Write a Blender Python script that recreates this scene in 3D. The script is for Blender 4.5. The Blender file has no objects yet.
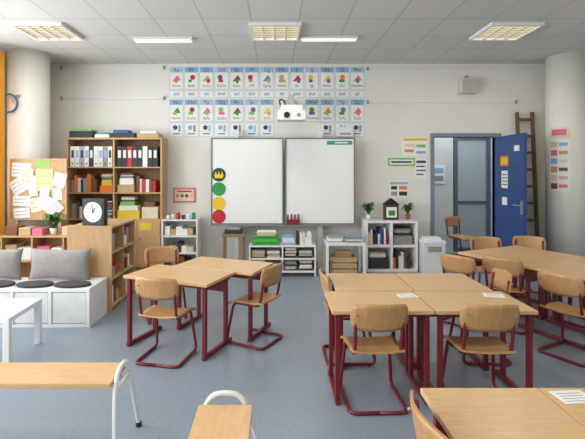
import bpy, bmesh, math, random
from mathutils import Vector, Matrix
random.seed(7)
S=bpy.context.scene
C=S.collection

def lin(c):
    return tuple(((v/255)/12.92 if v/255<=0.04045 else ((v/255+0.055)/1.055)**2.4) for v in c)+(1,)
MATS={}
def mat(name,rgb,rough=0.6,metal=0.0,var=0.06,scale=8,stretch=(1,1,1),bump=0.0,emit=0,spec=0.5):
    if name in MATS: return MATS[name]
    m=bpy.data.materials.new(name); m.use_nodes=True
    nt=m.node_tree; b=nt.nodes['Principled BSDF']
    b.inputs['Roughness'].default_value=rough; b.inputs['Metallic'].default_value=metal
    b.inputs['Specular IOR Level'].default_value=spec
    c=lin(rgb)
    tc=nt.nodes.new('ShaderNodeTexCoord'); mp=nt.nodes.new('ShaderNodeMapping')
    mp.inputs['Scale'].default_value=stretch
    no=nt.nodes.new('ShaderNodeTexNoise'); no.inputs['Scale'].default_value=scale; no.inputs['Detail'].default_value=4
    cr=nt.nodes.new('ShaderNodeValToRGB')
    cr.color_ramp.elements[0].position=0.3; cr.color_ramp.elements[1].position=0.7
    cr.color_ramp.elements[0].color=tuple(max(0,v*(1-var)) for v in c[:3])+(1,)
    cr.color_ramp.elements[1].color=tuple(min(1,v*(1+var)) for v in c[:3])+(1,)
    L=nt.links
    L.new(tc.outputs['Object'],mp.inputs[0]); L.new(mp.outputs[0],no.inputs['Vector'])
    L.new(no.outputs['Fac'],cr.inputs[0]); L.new(cr.outputs[0],b.inputs['Base Color'])
    if bump:
        bu=nt.nodes.new('ShaderNodeBump'); bu.inputs['Strength'].default_value=bump
        L.new(no.outputs['Fac'],bu.inputs['Height']); L.new(bu.outputs[0],b.inputs['Normal'])
    if emit:
        L.new(cr.outputs[0],b.inputs['Emission Color']); b.inputs['Emission Strength'].default_value=emit
    MATS[name]=m; return m

beech=mat('beech_top',(216,176,126),0.32,var=0.08,scale=3,stretch=(2,18,18))
ply=mat('chair_plywood',(186,142,94),0.38,var=0.13,scale=3,stretch=(14,2,3))
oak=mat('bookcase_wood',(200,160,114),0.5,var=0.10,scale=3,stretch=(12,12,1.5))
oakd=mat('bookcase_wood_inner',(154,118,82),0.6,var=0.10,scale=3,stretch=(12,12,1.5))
benchw=mat('bench_wood',(216,174,124),0.32,var=0.08,scale=3,stretch=(3,14,14))
red=mat('maroon_steel',(116,28,40),0.35,var=0.04,spec=0.5)
white=mat('white_laminate',(236,236,234),0.4,var=0.02)
whitem=mat('white_metal',(228,229,228),0.3,var=0.02)
grey=mat('grey_plastic',(150,152,152),0.5,var=0.04)
dgrey=mat('dark_grey',(52,54,58),0.6,var=0.08)
black=mat('black_plastic',(22,22,24),0.45,var=0.05)
silver=mat('aluminium',(170,172,175),0.35,metal=0.7,var=0.03)
board=mat('whiteboard_enamel',(240,242,240),0.2,var=0.01)
paper=mat('paper_white',(240,240,236),0.8,var=0.02)
blue=mat('door_blue',(38,72,132),0.4,var=0.06)
bluef=mat('door_frame_grey_blue',(124,136,152),0.45,var=0.05)
partf=mat('partition_frame',(84,98,116),0.45,var=0.05)
pal={k:mat('col_'+k,v,0.55,var=0.05) for k,v in dict(
 red=(196,40,44),green=(52,150,70),blue=(50,96,170),yellow=(235,200,50),orange=(232,130,44),pink=(226,110,140),
 lblue=(140,184,222),purple=(120,90,150),teal=(60,150,150),brown=(120,78,50),cream=(226,214,184),lgreen=(130,190,90),
 navy=(30,40,80),tan=(196,164,120),skin=(222,190,160)).items()}

class MB:
    def __init__(s,name):
        s.name=name; s.bm=bmesh.new(); s.mats=[]; s.M=Matrix.Identity(4)
    def mi(s,m):
        if m not in s.mats: s.mats.append(m)
        return s.mats.index(m)
    def v(s,p): return s.bm.verts.new(s.M@Vector(p))
    def face(s,vs,m,smooth=False):
        try: f=s.bm.faces.new(vs)
        except ValueError: return None
        f.material_index=s.mi(m); f.smooth=smooth; return f
    def box(s,x0,x1,y0,y1,z0,z1,m):
        p=[(x0,y0,z0),(x1,y0,z0),(x1,y1,z0),(x0,y1,z0),(x0,y0,z1),(x1,y0,z1),(x1,y1,z1),(x0,y1,z1)]
        v=[s.v(q) for q in p]
        for f in ((3,2,1,0),(4,5,6,7),(0,1,5,4),(1,2,6,5),(2,3,7,6),(3,0,4,7)):
            s.face([v[i] for i in f],m)
    def quad(s,pts,m): s.face([s.v(p) for p in pts],m)
    def tube(s,pts,r,m,fillet=0.0,n=8,closed=False,caps=True):
        P=[Vector(p) for p in pts]
        if fillet>0:
            Q=[]; N=len(P)
            for i,p in enumerate(P):
                if not closed and (i==0 or i==N-1): Q.append(p); continue
                a=P[i-1]; b=P[(i+1)%N]
                da=(a-p); db=(b-p); f=min(fillet,da.length*.48,db.length*.48)
                A=p+da.normalized()*f; B=p+db.normalized()*f
                for k in range(6):
                    t=k/5; Q.append(A*(1-t)**2+p*2*t*(1-t)+B*t*t)
            P=Q
        N=len(P); rings=[]
        up=None
        for i in range(N):
            if closed: d=(P[(i+1)%N]-P[i-1])
            else: d=(P[min(i+1,N-1)]-P[max(i-1,0)])
            d.normalize()
            if up is None:
                up=Vector((0,0,1)) if abs(d.z)<.9 else Vector((1,0,0))
            u=(up-d*up.dot(d)); 
            if u.length<1e-4: u=d.orthogonal()
            u.normalize(); w=d.cross(u); up=u
            rings.append([s.v(P[i]+(u*math.cos(a)+w*math.sin(a))*r) for a in [2*math.pi*k/n for k in range(n)]])
        for i in range(N if closed else N-1):
            A=rings[i];B=rings[(i+1)%N]
            for k in range(n):
                s.face([A[k],A[(k+1)%n],B[(k+1)%n],B[k]],m,True)
        if caps and not closed:
            s.face(rings[0][::-1],m); s.face(rings[-1],m)
    def cyl(s,p0,p1,r,m,r2=None,n=20):
        p0=Vector(p0);p1=Vector(p1);d=(p1-p0).normalized();u=d.orthogonal().normalized();w=d.cross(u)
        r2=r if r2 is None else r2
        A=[s.v(p0+(u*math.cos(a)+w*math.sin(a))*r) for a in [2*math.pi*k/n for k in range(n)]]
        B=[s.v(p1+(u*math.cos(a)+w*math.sin(a))*r2) for a in [2*math.pi*k/n for k in range(n)]]
        for k in range(n): s.face([A[k],A[(k+1)%n],B[(k+1)%n],B[k]],m,True)
        s.face(A[::-1],m); s.face(B,m)
    def panel(s,fn,nu,nv,th,m):
        G=[[Vector(fn(i/nu,j/nv)) for j in range(nv+1)] for i in range(nu+1)]
        def nrm(i,j):
            a=G[min(i+1,nu)][j]-G[max(i-1,0)][j]; b=G[i][min(j+1,nv)]-G[i][max(j-1,0)]
            return a.cross(b).normalized()
        F=[[s.v(G[i][j]+nrm(i,j)*th/2) for j in range(nv+1)] for i in range(nu+1)]
        K=[[s.v(G[i][j]-nrm(i,j)*th/2) for j in range(nv+1)] for i in range(nu+1)]
        for i in range(nu):
            for j in range(nv):
                s.face([F[i][j],F[i+1][j],F[i+1][j+1],F[i][j+1]],m,True)
                s.face([K[i][j+1],K[i+1][j+1],K[i+1][j],K[i][j]],m,True)
        for i in range(nu):
            s.face([F[i+1][0],F[i][0],K[i][0],K[i+1][0]],m); s.face([F[i][nv],F[i+1][nv],K[i+1][nv],K[i][nv]],m)
        for j in range(nv):
            s.face([F[0][j],F[0][j+1],K[0][j+1],K[0][j]],m); s.face([F[nu][j+1],F[nu][j],K[nu][j],K[nu][j+1]],m)
    def disc(s,c,r,m,th=0.006,n=28):
        s.cyl((c[0],c[1],c[2]),(c[0],c[1]-th,c[2]),r,m,n=n)
    def text(s,body,loc,size,m,R=None):
        vs,fs=textmesh(body)
        T=Matrix.Translation(loc)@(R or Matrix.Rotation(math.pi/2,4,'X'))@Matrix.Scale(size,4)
        V=[s.v(T@q) for q in vs]
        for f in fs: s.face([V[i] for i in f],m)
    def done(s,loc=(0,0,0),rz=0,bevel=0.0):
        me=bpy.data.meshes.new(s.name)
        s.bm.normal_update(); s.bm.to_mesh(me); s.bm.free()
        for m in s.mats: me.materials.append(m)
        o=bpy.data.objects.new(s.name,me); C.objects.link(o)
        o.location=loc; o.rotation_euler=(0,0,rz)
        if bevel:
            b=o.modifiers.new('bevel','BEVEL'); b.width=bevel; b.segments=2; b.limit_method='ANGLE'; b.angle_limit=1.1
        return o
TC={}
def textmesh(body):
    if body in TC: return TC[body]
    cu=bpy.data.curves.new('t','FONT'); cu.body=body; cu.align_x='CENTER'; cu.align_y='CENTER'; cu.size=1; cu.resolution_u=3
    o=bpy.data.objects.new('t',cu); C.objects.link(o)
    dg=bpy.context.evaluated_depsgraph_get(); dg.update()
    me=o.evaluated_get(dg).to_mesh()
    r=([v.co.copy() for v in me.vertices],[tuple(p.vertices) for p in me.polygons])
    o.evaluated_get(dg).to_mesh_clear()
    bpy.data.objects.remove(o); bpy.data.curves.remove(cu)
    TC[body]=r; return r
def dup(o,loc,rz):
    n=o.copy(); C.objects.link(n); n.location=loc; n.rotation_euler=(0,0,rz); return n
R=math.radians

# ---------------------------------------------------------------- room shell
XL,XR,YB,YF,H=-4.2,5.3,7.2,-2.6,3.3
def floor_mat():
    m=bpy.data.materials.new('blue_linoleum'); m.use_nodes=True; nt=m.node_tree; L=nt.links
    b=nt.nodes['Principled BSDF']; b.inputs['Roughness'].default_value=0.28; b.inputs['Specular IOR Level'].default_value=0.65
    tc=nt.nodes.new('ShaderNodeTexCoord')
    n1=nt.nodes.new('ShaderNodeTexNoise'); n1.inputs['Scale'].default_value=38; n1.inputs['Detail'].default_value=5
    n2=nt.nodes.new('ShaderNodeTexNoise'); n2.inputs['Scale'].default_value=.9; n2.inputs['Detail'].default_value=1
    r=nt.nodes.new('ShaderNodeValToRGB'); r.color_ramp.elements[0].position=.3; r.color_ramp.elements[1].position=.7
    r.color_ramp.elements[0].color=lin((134,145,158)); r.color_ramp.elements[1].color=lin((144,155,168))
    r2=nt.nodes.new('ShaderNodeMapRange'); r2.inputs['To Min'].default_value=.95; r2.inputs['To Max'].default_value=1.05
    mx=nt.nodes.new('ShaderNodeVectorMath'); mx.operation='SCALE'
    L.new(tc.outputs['Object'],n1.inputs['Vector']); L.new(tc.outputs['Object'],n2.inputs['Vector'])
    L.new(n1.outputs['Fac'],r.inputs[0]); L.new(n2.outputs['Fac'],r2.inputs['Value'])
    L.new(r.outputs[0],mx.inputs[0]); L.new(r2.outputs[0],mx.inputs['Scale']); L.new(mx.outputs[0],b.inputs['Base Color'])
    return m
def ceil_mat():
    m=bpy.data.materials.new('ceiling_tiles'); m.use_nodes=True; nt=m.node_tree; L=nt.links
    b=nt.nodes['Principled BSDF']; b.inputs['Roughness'].default_value=0.85
    tc=nt.nodes.new('ShaderNodeTexCoord'); mp=nt.nodes.new('ShaderNodeMapping')
    mp.inputs['Location'].default_value=(0.28+5.6,-0.1+6.2,0)
    br=nt.nodes.new('ShaderNodeTexBrick'); br.offset=0; br.inputs['Scale'].default_value=1
    br.inputs['Brick Width'].default_value=.56; br.inputs['Row Height'].default_value=.62
    br.inputs['Mortar Size'].default_value=.008; br.inputs['Mortar Smooth'].default_value=.1
    br.inputs['Color1'].default_value=lin((216,215,211)); br.inputs['Color2'].default_value=lin((210,209,205))
    br.inputs['Mortar'].default_value=lin((184,183,179))
    L.new(tc.outputs['Object'],mp.inputs[0]); L.new(mp.outputs[0],br.inputs['Vector']); L.new(br.outputs['Color'],b.inputs['Base Color'])
    return m
wallm=mat('painted_wall',(232,230,222),0.85,var=0.015,scale=3)
wallc=mat('corridor_wall',(206,212,214),0.85,var=0.02,scale=3)
def slab(name,x0,x1,y0,y1,z0,z1,m):
    b=MB(name); b.box(x0,x1,y0,y1,z0,z1,m); return b.done()
slab('floor',XL-.2,XR+.2,YF-.2,10.4,-.1,0,floor_mat())
slab('ceiling',XL-.2,XR+.2,YF-.2,10.4,H,H+.1,ceil_mat())
DX0,DX1,DZ=2.60,3.63,2.10
b=MB('wall_back')
b.box(XL-.2,DX0,YB,YB+.15,0,H,wallm); b.box(DX1,XR+.2,YB,YB+.15,0,H,wallm); b.box(DX0,DX1,YB,YB+.15,DZ,H,wallm); b.done()
slab('wall_right',XR,XR+.2,YF,YB,0,H,wallm)
slab('wall_rear',XL,XR,YF-.2,YF,0,H,wallm)
wins=[(-2.2,-.3),(.1,2.0),(2.4,4.3),(4.6,5.9)]
b=MB('wall_left')
b.box(XL-.2,XL,YF,YB,0,.85,wallm); b.box(XL-.2,XL,YF,YB,3.0,H,wallm)
e=[YF]+[v for w in wins for v in w]+[YB]
for i in range(0,len(e),2): b.box(XL-.2,XL,e[i],e[i+1],.85,3.0,wallm)
b.done()
for i,(a,c) in enumerate(wins):
    b=MB('window_%d'%(i+1))
    mid=(a+c)/2
    for y0,y1 in ((a,a+.06),(mid-.04,mid+.04),(c-.06,c)): b.box(XL-.12,XL-.06,y0,y1,.85,3.0,white)
    for z0,z1 in ((.85,.92),(2.3,2.36),(2.94,3.0)): b.box(XL-.12,XL-.06,a+.06,mid-.04,z0,z1,white); b.box(XL-.12,XL-.06,mid+.04,c-.06,z0,z1,white)
    b.done()
bbm=mat('baseboard_grey',(120,126,132),0.5)
b=MB('baseboard_back'); b.box(XL,DX0-.06,YB-.015,YB,0,.07,bbm); b.box(DX1+.06,XR,YB-.015,YB,0,.07,bbm); b.done()
# corridor
b=MB('wall_corridor')
b.box(1.2,1.3,YB+.15,10.2,0,H,wallc); b.box(5.2,5.3,YB+.15,10.2,0,H,wallc); b.box(1.3,5.2,10.1,10.2,0,H,wallc); b.done()
glass=bpy.data.materials.new('partition_glass'); glass.use_nodes=True
g=glass.node_tree.nodes['Principled BSDF']; g.inputs['Base Color'].default_value=lin((160,176,186)); g.inputs['Roughness'].default_value=.12; g.inputs['Alpha'].default_value=.45
b=MB('glazed_corridor_partition')
b.box(2.55,3.40,8.4,8.46,0,2.6,wallc)
for x in (3.42,4.05): b.box(x,x+.07,8.4,8.47,0,2.6,partf)
for z in (0,.9,2.13,2.53): b.box(3.49,4.05,8.4,8.46,z,z+.07,partf)
b.box(3.49,4.05,8.42,8.44,.97,2.13,glass); b.box(3.49,4.05,8.42,8.44,.07,.9,glass); b.box(3.49,4.05,8.42,8.44,2.2,2.53,glass)
b.box(4.12,5.2,8.4,8.46,0,2.6,wallc)
b.done()
b=MB('corridor_notice'); b.box(3.0,3.24,8.385,8.4,1.3,1.65,paper); b.box(3.03,3.21,8.382,8.385,1.5,1.6,pal['lblue']); b.box(3.03,3.21,8.382,8.385,1.35,1.45,grey); b.done()
# door frame + leaf
b=MB('door_frame')
b.box(DX0-.06,DX0,YB-.03,YB+.16,0,DZ,bluef); b.box(DX1,DX1+.06,YB-.03,YB+.16,0,DZ,bluef); b.box(DX0-.06,DX1+.06,YB-.03,YB+.16,DZ,DZ+.06,bluef)
b.done(bevel=.004)
b=MB('door_1')
b.box(0,.045,-.92,0,.01,DZ-.01,blue)
b.box(-.012,0,-.9,-.84,.92,1.12,silver)
b.tube([(-.01,-.87,1.05),(-.06,-.87,1.05),(-.06,-.74,1.05)],.011,silver,fillet=.02)
b.box(.045,.057,-.9,-.84,.92,1.12,silver)
b.tube([(.055,-.87,1.05),(.1,-.87,1.05),(.1,-.74,1.05)],.011,silver,fillet=.02)
b.box(-.004,0,-.46,-.2,1.62,1.78,pal['orange']); b.box(-.006,-.004,-.43,-.23,1.65,1.75,pal['yellow'])
b.box(-.004,0,-.44,-.24,1.28,1.55,paper)
for k in range(4): b.box(-.006,-.004,-.42,-.27,1.33+k*.05,1.345+k*.05,dgrey)
b.box(-.02,0,-.8,-.68,1.84,1.92,paper)
b.box(-.004,0,-.42,-.26,1.02,1.14,paper)
b.done((3.58,YB-.035,0),R(-3),bevel=.003)

# columns
def column(name,x,y,r):
    b=MB(name); b.cyl((0,0,0),(0,0,H),r,wallm,n=48); b.done((x,y,0))
column('round_column',-3.66,6.55,.28); column('round_column',4.48,6.75,.285)
b=MB('column_poster_strip')
def arcpatch(b,cx,cy,r,a0,a1,z0,z1,m,n=8):
    for k in range(n):
        p=R(a0+(a1-a0)*k/n); q=R(a0+(a1-a0)*(k+1)/n)
        P=lambda a,z:(cx+r*math.cos(a),cy+r*math.sin(a),z)
        b.quad([P(p,z0),P(q,z0),P(q,z1),P(p,z1)],m)
arcpatch(b,0,0,.288,-172,-116,2.04,2.2,pal['cream']); 
arcpatch(b,0,0,.288,-172,-116,1.25,2.02,paper)
cols=['skin','pink','lblue','tan','cream','brown']
for k in range(6):
    z=2.0-k*.125
    arcpatch(b,0,0,.290,-168,-148,z-.1,z-.015,pal[cols[k]]); arcpatch(b,0,0,.290,-144,-122,z-.08,z-.03,pal[cols[(k+2)%6]])
arcpatch(b,0,0,.290,-165,-125,2.08,2.17,pal['pink'])
b.done((4.48,6.75,0))

# wall rails
def rail(name,x0,x1,z):
    b=MB(name); b.box(x0,x1,YB-.018,YB,z-.02,z+.02,whitem); b.box(x0,x1,YB-.026,YB-.018,z-.02,z-.008,white)
    for x in (x0,x1-.03): b.box(x,x+.03,YB-.03,YB,z-.035,z+.022,grey)
    b.done()
rail('trim_1',-3.5,-1.8,3.24); rail('trim_2',-3.5,-1.8,2.74); rail('trim_3',1.5,4.55,3.22); rail('trim_4',1.5,3.95,2.68)

# ceiling fixtures
warm=mat('lamp_diffuser',(255,236,190),0.5,var=0.02,emit=1.15)
def louver(x,y):
    b=MB('louver_ceiling_light'); w=.31
    b.box(-w,w,-w,-w+.03,-.04,0,white); b.box(-w,w,w-.03,w,-.04,0,white); b.box(-w,-w+.03,-w+.03,w-.03,-.04,0,white); b.box(w-.03,w,-w+.03,w-.03,-.04,0,white)
    b.box(-w+.03,w-.03,-w+.03,w-.03,-.012,0,warm)
    for k in range(1,4):
        p=-w+.03+k*(2*w-.06)/4; b.box(p-.012,p+.012,-w+.03,w-.03,-.038,-.014,whitem)
    for k in range(1,8):
        p=-w+.03+k*(2*w-.06)/8; b.box(-w+.03,w-.03,p-.003,p+.003,-.032,-.014,silver)
    b.done((x,y,H))
    l=bpy.data.lights.new('panel_light','AREA'); l.shape='SQUARE'; l.size=.56; l.energy=11; l.color=(1,.96,.89)
    o=bpy.data.objects.new('panel_light',l); C.objects.link(o); o.location=(x,y,H-.06)
for y in (5.48,2.4,-.6):  # back row is in view; the other rows are unseen, added for light
    for x in (-2.82,0,2.86): louver(x,y)
def linear(x0,x1,y):
    b=MB('linear_ceiling_light'); b.box(x0,x1,y-.06,y+.06,H-.035,H,whitem); b.box(x0+.02,x1-.02,y-.045,y+.045,H-.05,H-.035,mat('tube_diffuser',(250,250,245),.4,emit=.5)); b.done(bevel=.004)
linear(-1.86,-1.08,5.8); linear(.33,1.08,5.75)

# ---------------------------------------------------------------- whiteboard wall
b=MB('double_whiteboard')
y=6.95
x0,x1,z0,z1=-1.01,1.264,.70,2.07
xm=.145
fr=mat('board_frame',(112,118,122),0.4)
for a,c in ((x0,xm-.012),(xm+.012,x1)):
    b.box(a+.02,c-.02,y,y+.03,z0+.02,z1-.02,board)
    b.box(a,a+.02,y-.012,y+.035,z0,z1,fr); b.box(c-.02,c,y-.012,y+.035,z0,z1,fr)
    b.box(a+.02,c-.02,y-.012,y+.035,z1-.02,z1,fr); b.box(a+.02,c-.02,y-.012,y+.035,z0,z0+.02,fr)
b.box(x0,x1,y-.07,y-.012,z0-.015,z0+.0,silver)
for x in (-.62,.72):
    b.box(x-.04,x+.04,y+.07,y+.16,0,2.2,whitem); b.box(x-.05,x+.05,y+.035,y+.08,.9,1.0,silver); b.box(x-.05,x+.05,y+.035,y+.08,1.7,1.8,silver)
    b.box(x-.04,x+.04,y+.16,YB-.002,2.0,2.1,silver)
for zz,cc in ((1.485,'navy'),(1.26,'green'),(1.03,'yellow'),(.825,'red')):
    b.disc((-.885,y-.0,zz),.108,pal[cc] if cc!='navy' else mat('dark_green',(24,64,40),.5))
cr=pal['yellow']
b.box(-.95,-.82,y-.011,y-.006,1.43,1.465,cr)
for dx in (-.05,0,.05):
    b.quad([(-.885+dx-.028,y-.011,1.465),(-.885+dx+.028,y-.011,1.465),(-.885+dx,y-.011,1.54)],cr)
b.box(.82,1.22,y-.004,y,1.96,2.02,pal['teal']); b.box(.95,1.15,y-.006,y-.004,1.98,2.0,paper)
b.done()
b=MB('red_pen_holder')
rdk=mat('dark_red',(130,40,34),.5)
b.box(.18,.39,y-.068,y-.016,.701,.78,rdk)
for k in range(4): b.cyl((.20+k*.055,y-.045,.78),(.205+k*.055,y-.045,.86+.01*(k%2)),.012,rdk,n=8)
b.done()

b=MB('alphabet_picture_cards')
yy=YB-.004
LET=['Aa','Bb','Cc','Dd','Ee','Ff','Gg','Hh','Ii','Jj','Kk','Ll','Mm','Nn','Oo','Pp','Qq','Rr','Ss','Tt','Uu','Vv','Ww','Xx','Yy','Zz']
pk=['red','green','orange','brown','yellow','pink','blue','lgreen','purple','tan','teal']
cb=mat('card_border_blue',(176,198,220),.6); cb2=mat('card_header_blue',(140,178,212),.6); ci=mat('card_ink',(60,66,90),.7)
for r in range(2):
    zt=3.245-r*.53
    for k in range(13):
        xc=-1.735+.1225+k*.2465
        w=.113
        if not (r==1 and k in (7,8)):
            b.box(xc-w,xc+w,yy,YB-.0005,zt-.37,zt,cb)
            b.box(xc-w+.008,xc+w-.008,yy-.001,yy,zt-.36,zt-.09,paper)
            b.box(xc-w+.008,xc+w-.008,yy-.001,yy,zt-.09,zt-.008,cb2 if (k+r)%3 else cb)
            b.text(LET[r*13+k],(xc,yy-.002,zt-.05),.085,ci)
            c1=pal[random.choice(pk)];c2=pal[random.choice(pk)]
            cx=xc+random.uniform(-.03,.03)
            if k%2: b.cyl((cx,yy-.001,zt-.17),(cx,yy-.003,zt-.17),.042,c1,n=10); b.box(xc-.05,xc+random.uniform(0,.06),yy-.003,yy-.001,zt-.25,zt-.205,c2)
            else:
                b.quad([(xc-.07,yy-.002,zt-.24),(xc+.07,yy-.002,zt-.22),(xc+.02,yy-.002,zt-.13)],c1); b.box(cx-.02,cx+.03,yy-.003,yy-.001,zt-.26,zt-.2,c2)
            b.text(LET[r*13+k]*2,(xc,yy-.002,zt-.31),.06,ci)
        if r==0:
            b.box(xc-w,xc+w,yy,YB-.0005,zt-.50,zt-.39,cb); b.box(xc-w+.006,xc+w-.006,yy-.001,yy,zt-.494,zt-.396,paper); b.text('ab'[k%2]+'oeimu'[k%5]+'l',(xc,yy-.002,zt-.44),.08,ci)
        elif k not in (7,8,9):
            b.box(xc-w,xc+w,yy,YB-.0005,zt-.61,zt-.39,cb); b.box(xc-w+.006,xc+w-.006,yy-.001,yy,zt-.604,zt-.396,paper)
            b.cyl((xc-.02,yy,zt-.46),(xc-.02,yy-.002,zt-.46),.04,[ci,cb2][k%2],n=8); b.box(xc-.06,xc+.06,yy-.002,yy,zt-.57,zt-.555,ci)
            b.box(xc+.03,xc+.07,yy-.002,yy,zt-.53,zt-.42,[cb2,grey,cb][k%3])
b.done()
# projector
b=MB('short_throw_projector')
b.box(.04,.44,6.30,6.62,2.28,2.42,white)
b.box(.08,.40,6.33,6.6,2.42,2.5,whitem)
b.cyl((.17,6.30,2.35),(.17,6.285,2.35),.045,black); b.cyl((.34,6.30,2.35),(.34,6.29,2.35),.03,grey)
b.box(.20,.28,6.5,YB-.012,2.56,2.62,silver); b.box(.20,.28,6.44,6.52,2.5,2.66,silver); b.box(.14,.34,YB-.03,YB-.012,2.46,2.7,silver)
b.box(.18,.30,YB-.012,YB-.002,2.48,2.68,silver)
b.tube([(.1,6.6,2.45),(.06,6.8,2.66),(.16,7.0,2.66),(.18,YB-.03,2.5)],.012,black,fillet=.1)
b.done(bevel=.012)
b=MB('small_wall_receiver'); b.box(1.02,1.26,YB-.1,YB-.008,2.1,2.26,whitem); b.box(1.05,1.23,YB-.105,YB-.1,2.13,2.16,grey); b.done(bevel=.01)
b=MB('wall_loudspeaker'); b.box(2.99,3.26,YB-.14,YB,2.80,3.04,mat('speaker_shell',(206,204,196),.6)); b.box(3.01,3.24,YB-.148,YB-.14,2.82,3.02,mat('speaker_grille',(184,182,174),.8)); b.box(3.1,3.15,YB-.03,YB,3.04,3.1,grey); b.done(bevel=.006)
def poster(name,px0,px1,py0,py1,base,items):
    k=.01636
    X0=(px0-275)*k;X1=(px1-275)*k;Z1=1.56-(py0-170)*k;Z0=1.56-(py1-170)*k
    b=MB(name); b.box(X0,X1,YB-.006,YB-.0005,Z0,Z1,base); w=X1-X0;h=Z1-Z0
    for (u0,u1,v0,v1,m) in items: b.box(X0+u0*w,X0+u1*w,YB-.008,YB-.006,Z0+v0*h,Z0+v1*h,m)
    return b.done()
ink=ci
poster('yellow_wall_poster',402,428,137,156,paper,[(.05,.95,.8,.94,pal['yellow']),(.1,.5,.5,.64,pal['cream']),(.55,.9,.45,.6,pal['lgreen']),(.1,.45,.2,.34,pal['orange']),(.55,.9,.12,.26,cb2)])
poster('green_wall_sign',388,415,158,166,pal['lgreen'],[(.06,.94,.2,.8,paper),(.12,.88,.4,.6,pal['green'])])
poster('wall_chart',415,427,159,179,paper,[(.1,.9,.8,.92,ink),(.1,.8,.6,.66,ink),(.1,.9,.4,.46,ink),(.1,.7,.2,.26,ink)])
poster('rules_poster',389,409,181,198,paper,[(.06,.94,.8,.94,pal['lblue']),(.1,.4,.5,.7,dgrey),(.5,.9,.5,.7,pal['orange']),(.1,.4,.14,.38,grey),(.5,.9,.14,.38,dgrey)])
b=MB('pink_wall_picture')
b.box(-1.66,-1.30,YB-.02,YB-.001,1.03,1.27,mat('picture_rose',(206,120,120),.7)); b.box(-1.635,-1.325,YB-.024,YB-.02,1.055,1.245,mat('picture_cream',(236,214,196),.7))
for k,(cc) in enumerate(('orange','green','red','yellow')): b.cyl((-1.59+k*.075,YB-.024,1.14),(-1.59+k*.075,YB-.027,1.14),.03,pal[cc],n=12)
b.box(-1.60,-1.36,YB-.027,YB-.024,1.20,1.225,pal['red'])
b.done()
poster('light_switch',421,426,200,206,whitem,[(.2,.8,.2,.8,white)])

# ---------------------------------------------------------------- storage
def rowof(b,x0,x1,y0,y1,z,h0,h1,colors,w0=.03,w1=.06):
    x=x0
    while x<x1-w1:
        w=random.uniform(w0,w1); h=random.uniform(h0,h1)
        b.box(x,x+w-.003,y0+random.uniform(0,.02),y1,z,z+h,random.choice(colors)); x+=w
def stack(b,x0,x1,y0,y1,z,h,colors,t=.018):
    zz=z
    while zz<z+h:
        tt=random.uniform(.008,t); d=random.uniform(0,.02); b.box(x0+d,x1-random.uniform(0,.02),y0+random.uniform(0,.03),y1,zz,zz+tt,random.choice(colors)); zz+=tt+.001
Z=[.06,.42,.80,1.21,1.61]
b=MB('tall_bookcase')
yf,yb=6.85,7.18
for a in (-3.25,-2.525,-1.785): b.box(a,a+.025,yf,yb,0,2.035,oak)
b.box(-3.25,-1.76,yf-.005,yb,2.035,2.065,oak)
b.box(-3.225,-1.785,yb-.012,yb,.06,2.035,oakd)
for zz in Z:
    b.box(-3.225,-2.525,yf,yb-.012,zz-.02,zz,oak); b.box(-2.5,-1.785,yf,yb-.012,zz-.02,zz,oak)
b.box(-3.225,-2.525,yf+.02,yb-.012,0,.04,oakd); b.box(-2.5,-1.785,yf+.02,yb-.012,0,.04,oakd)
b.box(-2.5,-2.145,yf-.018,yf,.06,.78,oak); b.box(-2.14,-1.785,yf-.018,yf,.06,.78,oak)
b.cyl((-2.19,yf-.018,.5),(-2.19,yf-.04,.5),.015,silver); b.cyl((-2.1,yf-.018,.5),(-2.1,yf-.04,.5),.015,silver)
b.box(-2.1,-1.92,yf-.022,yf-.018,.62,.74,pal['yellow'])
b.done(bevel=.002)
b=MB('ring_binders')
for k in range(9):
    x=-3.2+.073*k
    c=[white,paper,mat('lilac',(190,180,206),.6),white,dgrey,paper,white,grey,paper][k]
    b.box(x,x+.068,6.88,7.14,1.611,1.93,c); b.box(x+.015,x+.055,6.878,6.88,1.75,1.87,[paper,pal['lblue'],dgrey][random.randint(0,2)]); b.cyl((x+.035,6.88,1.66),(x+.035,6.876,1.66),.012,dgrey,n=10)
for k in range(8):
    x=-2.47+.08*k; c=[dgrey,black,pal['red'],dgrey,black,paper,black,dgrey][k]
    b.box(x,x+.074,6.88,7.14,1.611,1.93,c); b.box(x+.015,x+.06,6.878,6.88,1.75,1.87,paper)
b.done(bevel=.003)
b=MB('craft_books_and_boxes')
mut=[pal['cream'],paper,pal['tan'],pal['brown'],dgrey,paper,pal['orange'],pal['lblue'],pal['teal'],pal['red'],grey]
rowof(b,-3.2,-2.75,6.9,7.12,1.211,.18,.3,mut); b.box(-2.74,-2.54,6.88,7.1,1.211,1.32,pal['orange']); b.box(-2.72,-2.56,6.9,7.1,1.321,1.4,pal['yellow']); stack(b,-2.73,-2.55,6.9,7.1,1.401,.1,mut)
b.box(-2.46,-2.2,6.87,7.12,1.211,1.33,pal['tan']); b.box(-2.44,-2.22,6.9,7.1,1.331,1.42,paper); stack(b,-2.44,-2.22,6.9,7.1,1.421,.09,mut); rowof(b,-2.18,-1.83,6.9,7.12,1.211,.14,.28,mut)
rowof(b,-3.2,-2.9,6.9,7.12,.801,.15,.32,mut,.04,.09); stack(b,-2.86,-2.55,6.88,7.12,.801,.28,mut,.035)
b.box(-2.46,-2.12,6.87,7.12,.801,.93,pal['yellow']); b.box(-2.44,-2.15,6.88,7.1,.931,1.0,paper); b.box(-2.43,-2.2,6.9,7.1,1.001,1.06,pal['lgreen']); stack(b,-2.42,-2.2,6.9,7.1,1.061,.08,mut)
b.box(-2.08,-1.83,6.87,7.12,.801,.98,pal['cream']); b.box(-2.05,-1.88,6.9,7.1,.981,1.06,pal['brown'])
rowof(b,-3.2,-2.6,6.9,7.12,.421,.15,.3,mut,.04,.09)
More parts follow.
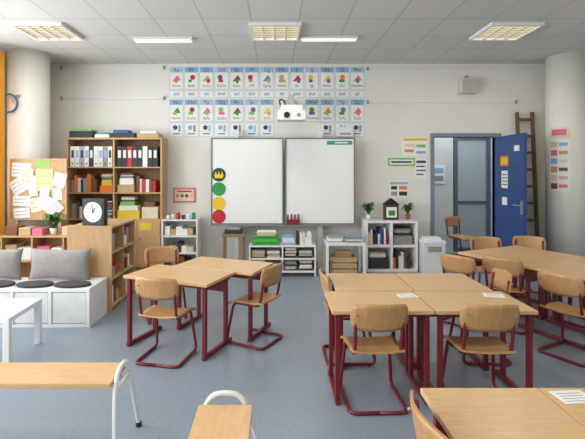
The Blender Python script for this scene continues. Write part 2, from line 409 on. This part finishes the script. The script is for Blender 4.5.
b.done(bevel=.003)
b=MB('boxes_on_bookcase')
b.box(-3.22,-2.86,6.88,7.15,2.066,2.17,dgrey); b.box(-3.2,-2.88,6.9,7.13,2.171,2.2,pal['lgreen'])
b.box(-2.83,-2.6,6.9,7.15,2.066,2.12,paper); b.box(-2.82,-2.62,6.92,7.12,2.121,2.15,pal['teal'])
b.box(-2.56,-2.2,6.88,7.15,2.066,2.14,dgrey); b.box(-2.54,-2.3,6.9,7.1,2.141,2.19,pal['blue'])
b.box(-2.16,-1.82,6.88,7.15,2.066,2.13,pal['tan']); b.box(-2.12,-1.86,6.9,7.1,2.131,2.17,paper)
b.done(bevel=.004)

def openshelf(name,x0,x1,y0,y1,h,cols,rows,m,back=True,t=.022,z0=0):
    b=MB(name)
    b.box(x0,x1,y0,y1,h-t,h,m); b.box(x0+t,x1-t,y0,y1,z0,z0+t,m)
    b.box(x0,x0+t,y0,y1,0,h-t,m); b.box(x1-t,x1,y0,y1,0,h-t,m)
    for k in range(1,cols):
        x=x0+(x1-x0)*k/cols; b.box(x-t/2,x+t/2,y0,y1,z0+t,h-t,m)
    for k in range(1,rows):
        z=z0+(h-z0)*k/rows; b.box(x0+t,x1-t,y0+.005,y1-.005,z-t/2,z+t/2,m)
    if back: b.box(x0+t,x1-t,y1-.01,y1,z0+t,h-t,m)
    return b
openshelf('white_shelf',-1.76,-1.2,6.82,7.16,.79,1,3,white).done(bevel=.002)
b=MB('shelf_trays_and_jars'); rowof(b,-1.72,-1.25,6.86,7.1,.54,.08,.17,[paper,grey,pal['tan'],pal['cream'],dgrey],.06,.1); rowof(b,-1.72,-1.25,6.86,7.1,.275,.08,.2,[paper,pal['cream'],grey,dgrey],.05,.1); rowof(b,-1.72,-1.25,6.86,7.1,.024,.08,.2,[paper,pal['brown'],grey,dgrey],.07,.12)
for k in range(6): b.cyl((-1.68+k*.08,6.92,.791),(-1.68+k*.08,6.92,.85+.02*(k%3)),.03,[white,pal['cream'],pal['red'],dgrey,white,pal['green']][k],n=12)
b.done()
openshelf('low_white_shelf',-.38,.60,6.42,6.8,.455,2,2,white,z0=.06).done(bevel=.002)
b=MB('green_tray_stack')
b.box(-.34,.07,6.46,6.76,.456,.50,pal['green']); b.box(-.32,.05,6.48,6.75,.501,.545,mat('bright_green',(96,200,60),.5)); b.box(-.33,.06,6.47,6.76,.546,.585,pal['green']); stack(b,-.28,.02,6.5,6.72,.586,.05,[paper,pal['cream']]); b.done(bevel=.004)
b=MB('paper_and_workbooks')
stack(b,.1,.3,6.46,6.74,.456,.12,[paper,pal['cream'],grey,pal['lblue'],paper],.03); rowof(b,.32,.56,6.48,6.74,.456,.1,.2,[paper,pal['cream'],grey,pal['yellow'],dgrey],.02,.05)
for (a,c,z,h) in ((-.35,-.14,.085,.13),(-.12,.08,.085,.09),(.13,.32,.085,.12),(.35,.55,.085,.14),(-.35,-.14,.27,.1),(-.12,.08,.27,.07),(.13,.32,.27,.12),(.35,.55,.27,.09)):
    stack(b,a,c,6.45,6.76,z,h,[paper,pal['cream'],grey,pal['lblue'],pal['tan'],dgrey,paper],.03)
b.done(bevel=.002)
b=MB('wooden_stool')
b.box(-.80,-.45,6.55,6.85,.56,.6,oakd)
for x in (-.78,-.5):
    for y2 in (6.57,6.8): b.box(x,x+.03,y2,y2+.03,0,.56,oakd)
b.box(-.75,-.5,6.58,6.6,.2,.23,oakd); b.done(bevel=.003)
b=MB('file_box'); b.box(-.76,-.5,6.6,6.8,.601,.66,dgrey); b.box(-.73,-.53,6.61,6.79,.661,.68,grey); b.done(bevel=.003)
b=MB('low_white_side_table')
b.box(.74,1.32,6.38,6.8,.46,.5,white)
for x in (.74,1.28):
    for y2 in (6.38,6.76): b.box(x,x+.04,y2,y2+.04,0,.46,white)
b.done(bevel=.003)
b=MB('exercise_book_pile'); stack(b,.77,1.0,6.42,6.7,.501,.07,[paper,pal['cream'],grey,dgrey]); stack(b,1.03,1.28,6.42,6.7,.501,.11,[paper,pal['cream'],pal['lblue'],grey]); b.done(bevel=.002)
b=MB('wooden_crate')
b.box(.84,1.2,6.45,6.72,0,.02,pal['tan'])
for z in (.03,.12,.21):
    b.box(.84,1.2,6.44,6.455,z,z+.07,pal['tan']); b.box(.84,1.2,6.715,6.73,z,z+.07,pal['tan']); b.box(.84,.855,6.455,6.715,z,z+.07,pal['tan']); b.box(1.185,1.2,6.455,6.715,z,z+.07,pal['tan'])
b.box(.88,1.16,6.5,6.7,.02,.26,pal['cream']); stack(b,.9,1.14,6.5,6.68,.26,.08,[paper,pal['tan'],pal['brown']],.03); b.done(bevel=.002)
openshelf('white_cube_shelf',1.39,2.19,6.74,7.13,.78,2,2,white,t=.035).done(bevel=.002)
b=MB('cube_shelf_contents')
rowof(b,1.44,1.76,6.8,7.08,.41,.14,.28,[white,paper,grey,dgrey,pal['cream'],pal['red'],pal['blue']],.02,.04); b.box(1.83,2.12,6.78,7.08,.41,.54,mat('basket_grey',(140,140,136),.8)); stack(b,1.84,2.1,6.8,7.06,.541,.12,[paper,grey,pal['tan'],dgrey])
b.box(1.44,1.74,6.78,7.08,.036,.2,dgrey); stack(b,1.46,1.72,6.8,7.06,.201,.08,[paper,pal['cream']]); rowof(b,1.83,2.13,6.8,7.06,.036,.14,.28,[white,pal['brown'],dgrey,paper,pal['orange']],.03,.06)
b.done(bevel=.003)
b=MB('small_house_ornament'); b.M=Matrix.Translation((-.05,-.03,0))
b.box(1.76,1.98,6.9,6.99,.781,1.02,mat('wood_dark',(70,56,44),.6)); b.box(1.79,1.95,6.892,6.9,.82,.98,paper); b.box(1.82,1.92,6.885,6.892,.85,.93,pal['green'])
b.face([b.v(p) for p in ((1.74,6.9,1.02),(2.0,6.9,1.02),(1.87,6.9,1.12))],black); b.face([b.v(p) for p in ((1.87,6.99,1.12),(2.0,6.99,1.02),(1.74,6.99,1.02))],black)
b.quad([(1.74,6.9,1.02),(1.87,6.9,1.12),(1.87,6.99,1.12),(1.74,6.99,1.02)],black); b.quad([(1.87,6.9,1.12),(2.0,6.9,1.02),(2.0,6.99,1.02),(1.87,6.99,1.12)],black)
b.done()
leafm=mat('leaf_green',(64,112,54),.5,var=.25); 
def plant(name,x,y,z,h,sp,n,potm):
    b=MB(name); b.cyl((0,0,0),(0,0,h*.3),h*.12,potm,r2=h*.16,n=16); b.cyl((0,0,h*.3),(0,0,h*.31),h*.14,pal['brown'],n=16)
    for k in range(n):
        a=random.uniform(0,6.28); l=sp*random.uniform(.5,1); top=h*random.uniform(.6,1)
        d=Vector((math.cos(a),math.sin(a),0)); p=Vector((-d.y,d.x,0)); w=sp*.16
        c0=Vector((0,0,h*.28)); c1=d*l*.4+Vector((0,0,top*.85)); c2=d*l*.8+Vector((0,0,top)); c3=d*l+Vector((0,0,top*.8))
        v=[b.v(c0+p*.003),b.v(c0-p*.003),b.v(c1-p*w),b.v(c1+p*w),b.v(c2-p*w*.8),b.v(c2+p*w*.8),b.v(c3)]
        b.face([v[0],v[1],v[2],v[3]],leafm,True); b.face([v[3],v[2],v[4],v[5]],leafm,True); b.face([v[5],v[4],v[6]],leafm,True)
    b.done((x,y,z))
plant('potted_plant',1.48,6.95,.781,.27,.15,34,white); plant('potted_plant',2.10,6.95,.781,.26,.12,34,mat('terracotta',(170,90,60),.7))
plant('potted_plant',-3.02,6.0,.681,.30,.17,34,white)
b=MB('white_waste_bin')
b.box(-.16,.16,-.16,.16,0,.46,whitem); b.box(-.17,.17,-.17,.17,.46,.5,white); b.box(-.10,.10,-.175,-.17,.34,.42,grey); b.box(-.12,.12,-.1,.1,.5,.54,white)
b.done((2.38,6.72,0),0,bevel=.015)

# ---------------------------------------------------------------- left reading corner
b=MB('low_wooden_cabinet')
X0,X1,Y0,Y1,T=-2.28,-1.79,4.82,5.62,.94
b.box(X0,X1,Y0,Y0+.022,0,T-.022,oak); b.box(X0,X1,Y1-.022,Y1,0,T-.022,oak); b.box(X0,X1+.008,Y0-.005,Y1+.005,T-.022,T,oak)
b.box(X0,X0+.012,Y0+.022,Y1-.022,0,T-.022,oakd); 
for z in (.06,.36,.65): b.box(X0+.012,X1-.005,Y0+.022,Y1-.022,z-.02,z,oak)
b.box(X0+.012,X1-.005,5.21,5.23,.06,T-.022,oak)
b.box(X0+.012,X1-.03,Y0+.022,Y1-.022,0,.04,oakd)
b.done(bevel=.002)
b=MB('cabinet_toys_and_boxes')
for i,z in enumerate((.061,.361,.651)):
    for j,(a,c) in enumerate(((4.86,5.19),(5.25,5.58))):
        yq=a
        while yq<c-.09:
            w=random.uniform(.06,.1); b.box(X0+.08,X1-.04,yq,yq+w-.006,z,z+random.uniform(.1,.2),random.choice([pal['red'],paper,pal['blue'],pal['tan'],pal['brown'],pal['cream'],dgrey,paper,grey])); yq+=w
b.done(bevel=.003)
b=MB('square_table_clock')
b.box(-.135,.135,-.03,.04,0,.30,black); b.box(-.115,.115,-.034,-.03,.02,.28,dgrey); b.cyl((0,-.034,.15),(0,-.038,.15),.112,paper,n=40)
for k in range(12):
    a=R(90-30*(k+1)); b.text(str(k+1),(.088*math.cos(a),-.0395,.15+.088*math.sin(a)),.036,black)
b.tube([(0,-.041,.15),(.035,-.041,.20)],.005,black); b.tube([(0,-.041,.15),(-.01,-.041,.235)],.0035,black); b.cyl((0,-.038,.15),(0,-.044,.15),.009,black)
b.done((-2.02,4.93,.941),R(-12),bevel=.006)
b=MB('white_cube_bench')
x0,x1,y0,y1,h=-4.12,-1.83,4.34,4.8,.39
b.box(x0,x1,y0,y1,h-.035,h,white); b.box(x0,x1,y0+.01,y1,0,.035,white); b.box(x0,x1,y1-.015,y1,.035,h-.035,white)
for k in range(7):
    x=x0+k*(x1-x0-.035)/6; b.box(x,x+.035,y0,y1-.015,.035,h-.035,white)
for k in range(6):
    x=x0+k*(x1-x0-.035)/6; b.box(x+.042,x+(x1-x0-.035)/6-.007,y0+.008,y0+.3,.042,h-.042,mat('drawer_white',(226,227,226),.5))
b.done(bevel=.003)
cush=mat('cushion_grey',(154,150,146),.95,var=.08,scale=30,bump=.2); pad=mat('seat_pad_dark',(66,66,70),.95,var=.15,scale=30)
cush2=mat('cushion_light',(182,180,176),.95,var=.08,scale=30,bump=.2)
def pillow(name,w,h,t,loc,m,tilt=0,rz=0):
    b=MB(name); n=14
    def P(u,v,sgn):
        a=2*u-1;c=2*v-1
        f=max(0,(1-abs(a)**2.6))**.5*max(0,(1-abs(c)**2.6))**.5
        pinch=1-.10*(1-abs(a)**2)*abs(c)**3; pin2=1-.08*(1-abs(c)**2)*abs(a)**3
        fold=.008*math.sin(9*a+4*c)*f
        return (a*w/2*pin2,sgn*t/2*f+fold,(c*h/2*pinch)+h/2)
    F=[[None]*(n+1) for _ in range(n+1)];K=[[None]*(n+1) for _ in range(n+1)]
    b.M=Matrix.Rotation(tilt,4,'X')
    for i in range(n+1):
        for j in range(n+1):
            F[i][j]=b.v(P(i/n,j/n,-1)); K[i][j]=F[i][j] if i in(0,n) or j in(0,n) else b.v(P(i/n,j/n,1))
    for i in range(n):
        for j in range(n):
            b.face([F[i][j],F[i+1][j],F[i+1][j+1],F[i][j+1]],m,True); b.face([K[i][j+1],K[i+1][j+1],K[i+1][j],K[i][j]],m,True)
    return b.done(loc,rz)
pillow('grey_cushion',.66,.33,.17,(-2.29,4.67,.395),cush,R(-8)); pillow('grey_cushion',.56,.33,.17,(-2.97,4.67,.395),cush,R(-8))
pillow('grey_cushion',.55,.33,.17,(-3.58,4.67,.395),cush2,R(-8))
def seatpad(x):
    b=MB('round_seat_pad'); b.tube([(0+.17*math.cos(a),.105*math.sin(a),.014) for a in [2*math.pi*k/28 for k in range(28)]],.013,pad,closed=True)
    n=28; vs=[b.v((.17*math.cos(2*math.pi*k/n),.105*math.sin(2*math.pi*k/n),.026)) for k in range(n)]; c=b.v((0,0,.03))
    for k in range(n): b.face([vs[k],vs[(k+1)%n],c],pad,True)
    b.done((x,4.455,.391))
for x in (-2.05,-2.43,-2.82,-3.2): seatpad(x)
openshelf('low_wooden_shelf',-3.66,-2.4,5.86,6.18,.68,3,2,oak).done(bevel=.002)
b=MB('storage_boxes')
for x,w,h,m in ((-3.62,.16,.12,pal['brown']),(-3.44,.16,.1,pal['tan']),(-3.26,.14,.09,pal['pink']),(-2.86,.2,.12,pal['skin']),(-2.64,.2,.1,dgrey)): b.box(x,x+w,5.9,6.1,.681,.681+h,m)
for x,w,h,m in ((-3.62,.15,.2,pal['tan']),(-3.45,.18,.16,paper),(-3.2,.18,.18,pal['pink']),(-3.0,.14,.16,paper),(-2.78,.3,.2,pal['brown'])): b.box(x,x+w,5.9,6.1,.355,.355+h,m)
b.done(bevel=.004)
cork=mat('cork',(196,160,118),.9,var=.15,scale=60)
b=MB('cork_pinboard')
X0,X1,Z0,Z1,y=-3.71,-2.95,.88,1.70,6.19
b.box(X0,X1,y,y+.02,Z0,Z1,cork)
for q in ((X0-.02,X0,Z0-.02,Z1+.02),(X1,X1+.02,Z0-.02,Z1+.02),(X0,X1,Z1,Z1+.02),(X0,X1,Z0-.02,Z0)): b.box(q[0],q[1],y-.008,y+.025,q[2],q[3],oak)
for x in (X0+.05,X1-.1): b.box(x,x+.04,y+.0,y+.025,0.0,Z0-.02,oak)
def note(px0,px1,py0,py1,m,lines=0,ang=0,lift=0):
    k=y/440; a=(px0-275)*k;c=(px1-275)*k;t=1.56-(py0-170)*k;u=1.56-(py1-170)*k
    cx,cz=(a+c)/2,(t+u)/2; b.M=Matrix.Translation((cx,-lift,cz))@Matrix.Rotation(R(ang),4,'Y')@Matrix.Translation((-cx,0,-cz))
    b.box(a,c,y-.004,y-.001,u,t,m)
    for i in range(lines):
        zz=t-(i+1)*(t-u)/(lines+1); b.box(a+.02,c-.03,y-.006,y-.004,zz-.004,zz+.004,grey)
    b.M=Matrix.Identity(4)
ypale=mat('pale_yellow_paper',(230,222,150),.8)
note(12,31,163,177,paper,3,4,.003); note(11,28,178,193,paper,3,-30,.006); note(36,53,169,191,ypale,5,0,.003); note(29,37,176,196,paper,3,-8,.01); note(38,52,195,209,paper,4,35,.006); note(46,62,201,215,paper,4,-42,.012)
note(54,66,173,187,paper,3,14,.009); note(36,50,161,167,pal['lgreen'],0,0); note(13,30,196,206,paper,2,3); note(14,30,208,218,paper,2,-4,.003)
note(22,33,168,184,pal['cream'],3,12,.012); note(30,41,198,212,pal['cream'],2,-12,.003); note(41,50,186,197,paper,2,8,.012); note(53,62,188,200,paper,2,-6,.003)
b.done()
b=MB('hanging_blue_hoop'); b.tube([(.13*math.cos(a),0,.13*math.sin(a)) for a in [2*math.pi*k/40 for k in range(40)]],.014,mat('hoop_blue',(50,110,130),.4),closed=True)
b.tube([(0,0,.13),(.06,.02,.0),(.1,.03,.1)],.004,grey); b.box(.1,.16,-.0,.04,.09,.12,silver); b.done((-3.79,6.25,2.51))
cm=bpy.data.materials.new('orange_curtain_cloth'); cm.use_nodes=True; nt=cm.node_tree; q=nt.nodes['Principled BSDF']; q.inputs['Roughness'].default_value=.9
no=nt.nodes.new('ShaderNodeTexNoise'); no.inputs['Scale'].default_value=25; cr2=nt.nodes.new('ShaderNodeValToRGB'); cr2.color_ramp.elements[0].color=lin((244,172,60)); cr2.color_ramp.elements[1].color=lin((252,200,92))
nt.links.new(no.outputs['Fac'],cr2.inputs[0]); nt.links.new(cr2.outputs[0],q.inputs['Base Color'])
tr=nt.nodes.new('ShaderNodeBsdfTranslucent'); ms=nt.nodes.new('ShaderNodeMixShader'); ms.inputs[0].default_value=.5
nt.links.new(cr2.outputs[0],tr.inputs['Color']); nt.links.new(q.outputs[0],ms.inputs[1]); nt.links.new(tr.outputs[0],ms.inputs[2]); nt.links.new(ms.outputs[0],nt.nodes['Material Output'].inputs['Surface'])
b=MB('orange_curtain')
n=60
top=[];bot=[]
for k in range(n+1):
    t=k/n; x=-4.15+.44*t; yy=5.88+.22*t+.03*math.sin(t*40)
    top.append(b.v((x,yy,3.18))); bot.append(b.v((x,yy+.01*math.sin(t*25),.1)))
for k in range(n): b.face([bot[k],bot[k+1],top[k+1],top[k]],cm,True)
b.tube([(-4.17,5.87,3.2),(-3.66,6.12,3.2)],.014,silver)
b.done((-.01,-.07,0))
b=MB('white_coffee_table')
b.box(-.275,.275,-.275,.275,.36,.40,white)
for x in (-.275,.225):
    for y2 in (-.275,.225): b.box(x,x+.05,y2,y2+.05,0,.36,white)
b.done((-2.37,3.70,0),R(3),bevel=.003)

# benches
def bench(name,L,loc,rz):
    b=MB(name); w=.26
    b.box(0,L,-w/2,w/2,.39,.42,benchw); b.box(.06,L-.06,-.06,-.03,.355,.39,whitem); b.box(.06,L-.06,.03,.06,.355,.39,whitem)
    for x,sg in ((0,-1),(L,1)):
        b.tube([(x+sg*.05,-.2,.014),(x+sg*.02,-.12,.36),(x+sg*.02,-.07,.465),(x+sg*.02,.07,.465),(x+sg*.02,.12,.36),(x+sg*.05,.2,.014)],.013,whitem,fillet=.06,n=10)
        b.cyl((x-sg*.02,-.045,.375),(x+sg*.022,-.045,.375),.012,whitem); b.cyl((x-sg*.02,.045,.375),(x+sg*.022,.045,.375),.012,whitem)
        b.tube([(x+sg*.02,-.118,.37),(x+sg*.02,.118,.37)],.011,whitem)
        for s2 in (-1,1): b.cyl((x+sg*.05,s2*.2,0),(x+sg*.05,s2*.2,.03),.018,black,n=12)
    b.done(loc,rz,bevel=.004)
bench('wooden_bench',1.6,(-2.48,2.48,0),0)
bench('wooden_bench',1.6,(-.24,2.14,0),R(-90))

# ---------------------------------------------------------------- desks & chairs
TH=.63
def desk(name,w,d):
    b=MB(name)
    b.box(-w/2,w/2,-d/2,d/2,TH-.025,TH,beech)
    r=.016
    for sx in (-1,1):
        x=sx*(w/2-.04)
        b.box(x-r,x+r,-d/2+.02,-d/2+.055,.036,TH-.06,red); b.box(x-r,x+r,d/2-.12,d/2-.085,.036,TH-.06,red)
        b.box(x-r,x+r,-d/2+.01,d/2-.01,0.004,.036,red); b.box(x-r,x+r,-d/2+.02,d/2-.04,TH-.06,TH-.026,red)
        for yy in (-d/2+.03,d/2-.03): b.cyl((x,yy,0),(x,yy,.012),.017,black,n=10)
    b.box(-w/2+.05,w/2-.05,d/2-.115,d/2-.09,TH-.16,TH-.06,red)
    b.box(-w/2+.06,w/2-.06,-d/2+.03,-d/2+.05,TH-.05,TH-.026,red)
    return b
ndesk={}
def put_desk(w,d,x,y,rz):
    k=(w,d)
    if k not in ndesk: ndesk[k]=desk('school_desk',w,d).done((x,y,0),rz,bevel=.003)
    else: dup(ndesk[k],(x,y,0),rz)
put_desk(.675,.48,.375+.34,3.14,0); put_desk(.675,.48,1.055+.345,3.14,0)
put_desk(.60,.56,.475+.3,3.68,0); put_desk(.60,.56,1.08+.305,3.68,0)
put_desk(.50,.70,.62+.25,1.53,0); put_desk(.50,.70,1.125+.25,1.53,0)
e1=Vector((.925,-.38)); e2=Vector((.38,.925)); A=Vector((-.555,3.56)); rz=math.atan2(-.38,.925)
c=A-e1*.425+e2*.25; put_desk(.85,.495,c.x,c.y,rz)
c=A-e1*.25+e2*.752; put_desk(.85,.495,c.x,c.y,rz)
u=Vector((-.43,.9)).normalized(); v=Vector((.9,.43)).normalized(); K=Vector((2.68,3.72)); rz2=math.atan2(v.y,v.x)
for i in range(2):
    for j in range(2):
        c=K+u*(.355+.71*i)+v*(.255+.505*j); put_desk(.50,.70,c.x,c.y,rz2)

def chair_mesh(b):
    def seat(uu,vv):
        x=(uu-.5)*.37*(1-.10*(1-vv)); y=-.19+.37*vv
        z=.385-.018*(1-(2*uu-1)**2)*(.6) - (.035*max(0,(vv-.75)/.25)**2)+.015*max(0,(.2-vv)/.2)
        return (x,y,z)
    b.panel(seat,10,10,.012,ply)
    def back(uu,vv):
        a=(2*uu-1); c=2*vv-1
        hw=.185*(1-.10*abs(c)**3)
        x=a*hw; z=.625+c*.09*(1-.12*abs(a)**3); y=-.215+.045*a*a-.03*vv
        return (x,y,z)
    b.panel(back,12,6,.011,ply)
    for s in (-1,1):
        b.tube([(s*.15,-.192,.67),(s*.152,-.178,.50),(s*.15,-.15,.366),(s*.155,.12,.364),(s*.185,.18,.013),(s*.185,-.20,.013),(0,-.20,.013)],.0125,red,fillet=.045,n=8)
        for yy in (-.15,.13): b.cyl((s*.185,yy,0),(s*.185,yy,.012),.014,black,n=8)
        b.cyl((s*.15,-.2,.64),(s*.15,-.225,.64),.006,silver,n=8)
    b.tube([(-.155,.08,.362),(.155,.08,.362)],.01,red)
    b.tube([(-.15,-.10,.362),(.15,-.10,.362)],.01,red)
b=MB('school_chair'); chair_mesh(b); ch=b.done((.66,3.0,0),R(2))
for x,y,r in ((1.38,3.0,-3),(-.90,3.68,-12),(-.19,4.05,60),(-1.16,4.66,-155),(1.70,3.70,86),(.62,3.69,-90),
              (1.97,4.52,-50),(2.34,4.42,-42),(3.15,5.42,155),(2.52,3.72,-62),(.745,1.56,-86),(2.62,5.35,170),(3.3,7.8,205)):
    dup(ch,(x,y,0),R(r))
lad=mat('ladder_wood',(112,82,60),.6,var=.15,scale=3,stretch=(10,10,1))
b=MB('wooden_ladder')
for x in (-.14,.105): b.box(x,x+.035,-.03,.03,0,2.5,lad)
for k in range(9): b.box(-.105,.105,-.02,.02,.2+k*.27,.24+k*.27,lad)
o=b.done((4.04,6.95,.002)); o.rotation_euler=(R(-4),0,0)
def sheet(x,y,rz):
    b=MB('paper_sheet'); b.box(-.07,.07,-.05,.05,0,.002,paper)
    for k in range(4): b.box(-.055,.05,-.035+k*.02,-.031+k*.02,.002,.0024,grey)
    b.done((x,y,TH+.001),R(rz))
sheet(.98,3.25,10); sheet(1.62,3.26,-15); sheet(1.22,1.80,5)

# ---------------------------------------------------------------- lights
w=bpy.data.worlds.new('World'); S.world=w; w.use_nodes=True
w.node_tree.nodes['Background'].inputs[0].default_value=(.9,.95,1,1); w.node_tree.nodes['Background'].inputs[1].default_value=1.2
for a,c in wins:
    l=bpy.data.lights.new('window_daylight','AREA'); l.shape='RECTANGLE'; l.size=2.0; l.size_y=(c-a); l.energy=84*(c-a)/1.9; l.color=(.92,.962,1)
    o=bpy.data.objects.new('window_daylight',l); C.objects.link(o); o.location=(XL-.25,(a+c)/2,1.95); o.rotation_euler=(0,R(-90),0)
l=bpy.data.lights.new('corridor_light','AREA'); l.size=1.2; l.energy=26; o=bpy.data.objects.new('corridor_light',l); C.objects.link(o); o.location=(3.0,7.9,3.2)
l=bpy.data.lights.new('corridor_light','AREA'); l.size=1.0; l.energy=20; o=bpy.data.objects.new('corridor_light',l); C.objects.link(o); o.location=(3.9,9.3,3.2)
# ---------------------------------------------------------------- camera
cam=bpy.data.cameras.new('camera'); co=bpy.data.objects.new('camera',cam); C.objects.link(co); S.camera=co
co.location=(0,0,1.56); co.rotation_euler=(R(90),0,0); cam.sensor_width=36; cam.lens=440/585*36
cam.shift_x=17.5/585; cam.shift_y=-49.5/585; cam.clip_start=.05
S.view_settings.view_transform='Standard'; S.view_settings.exposure=0.22
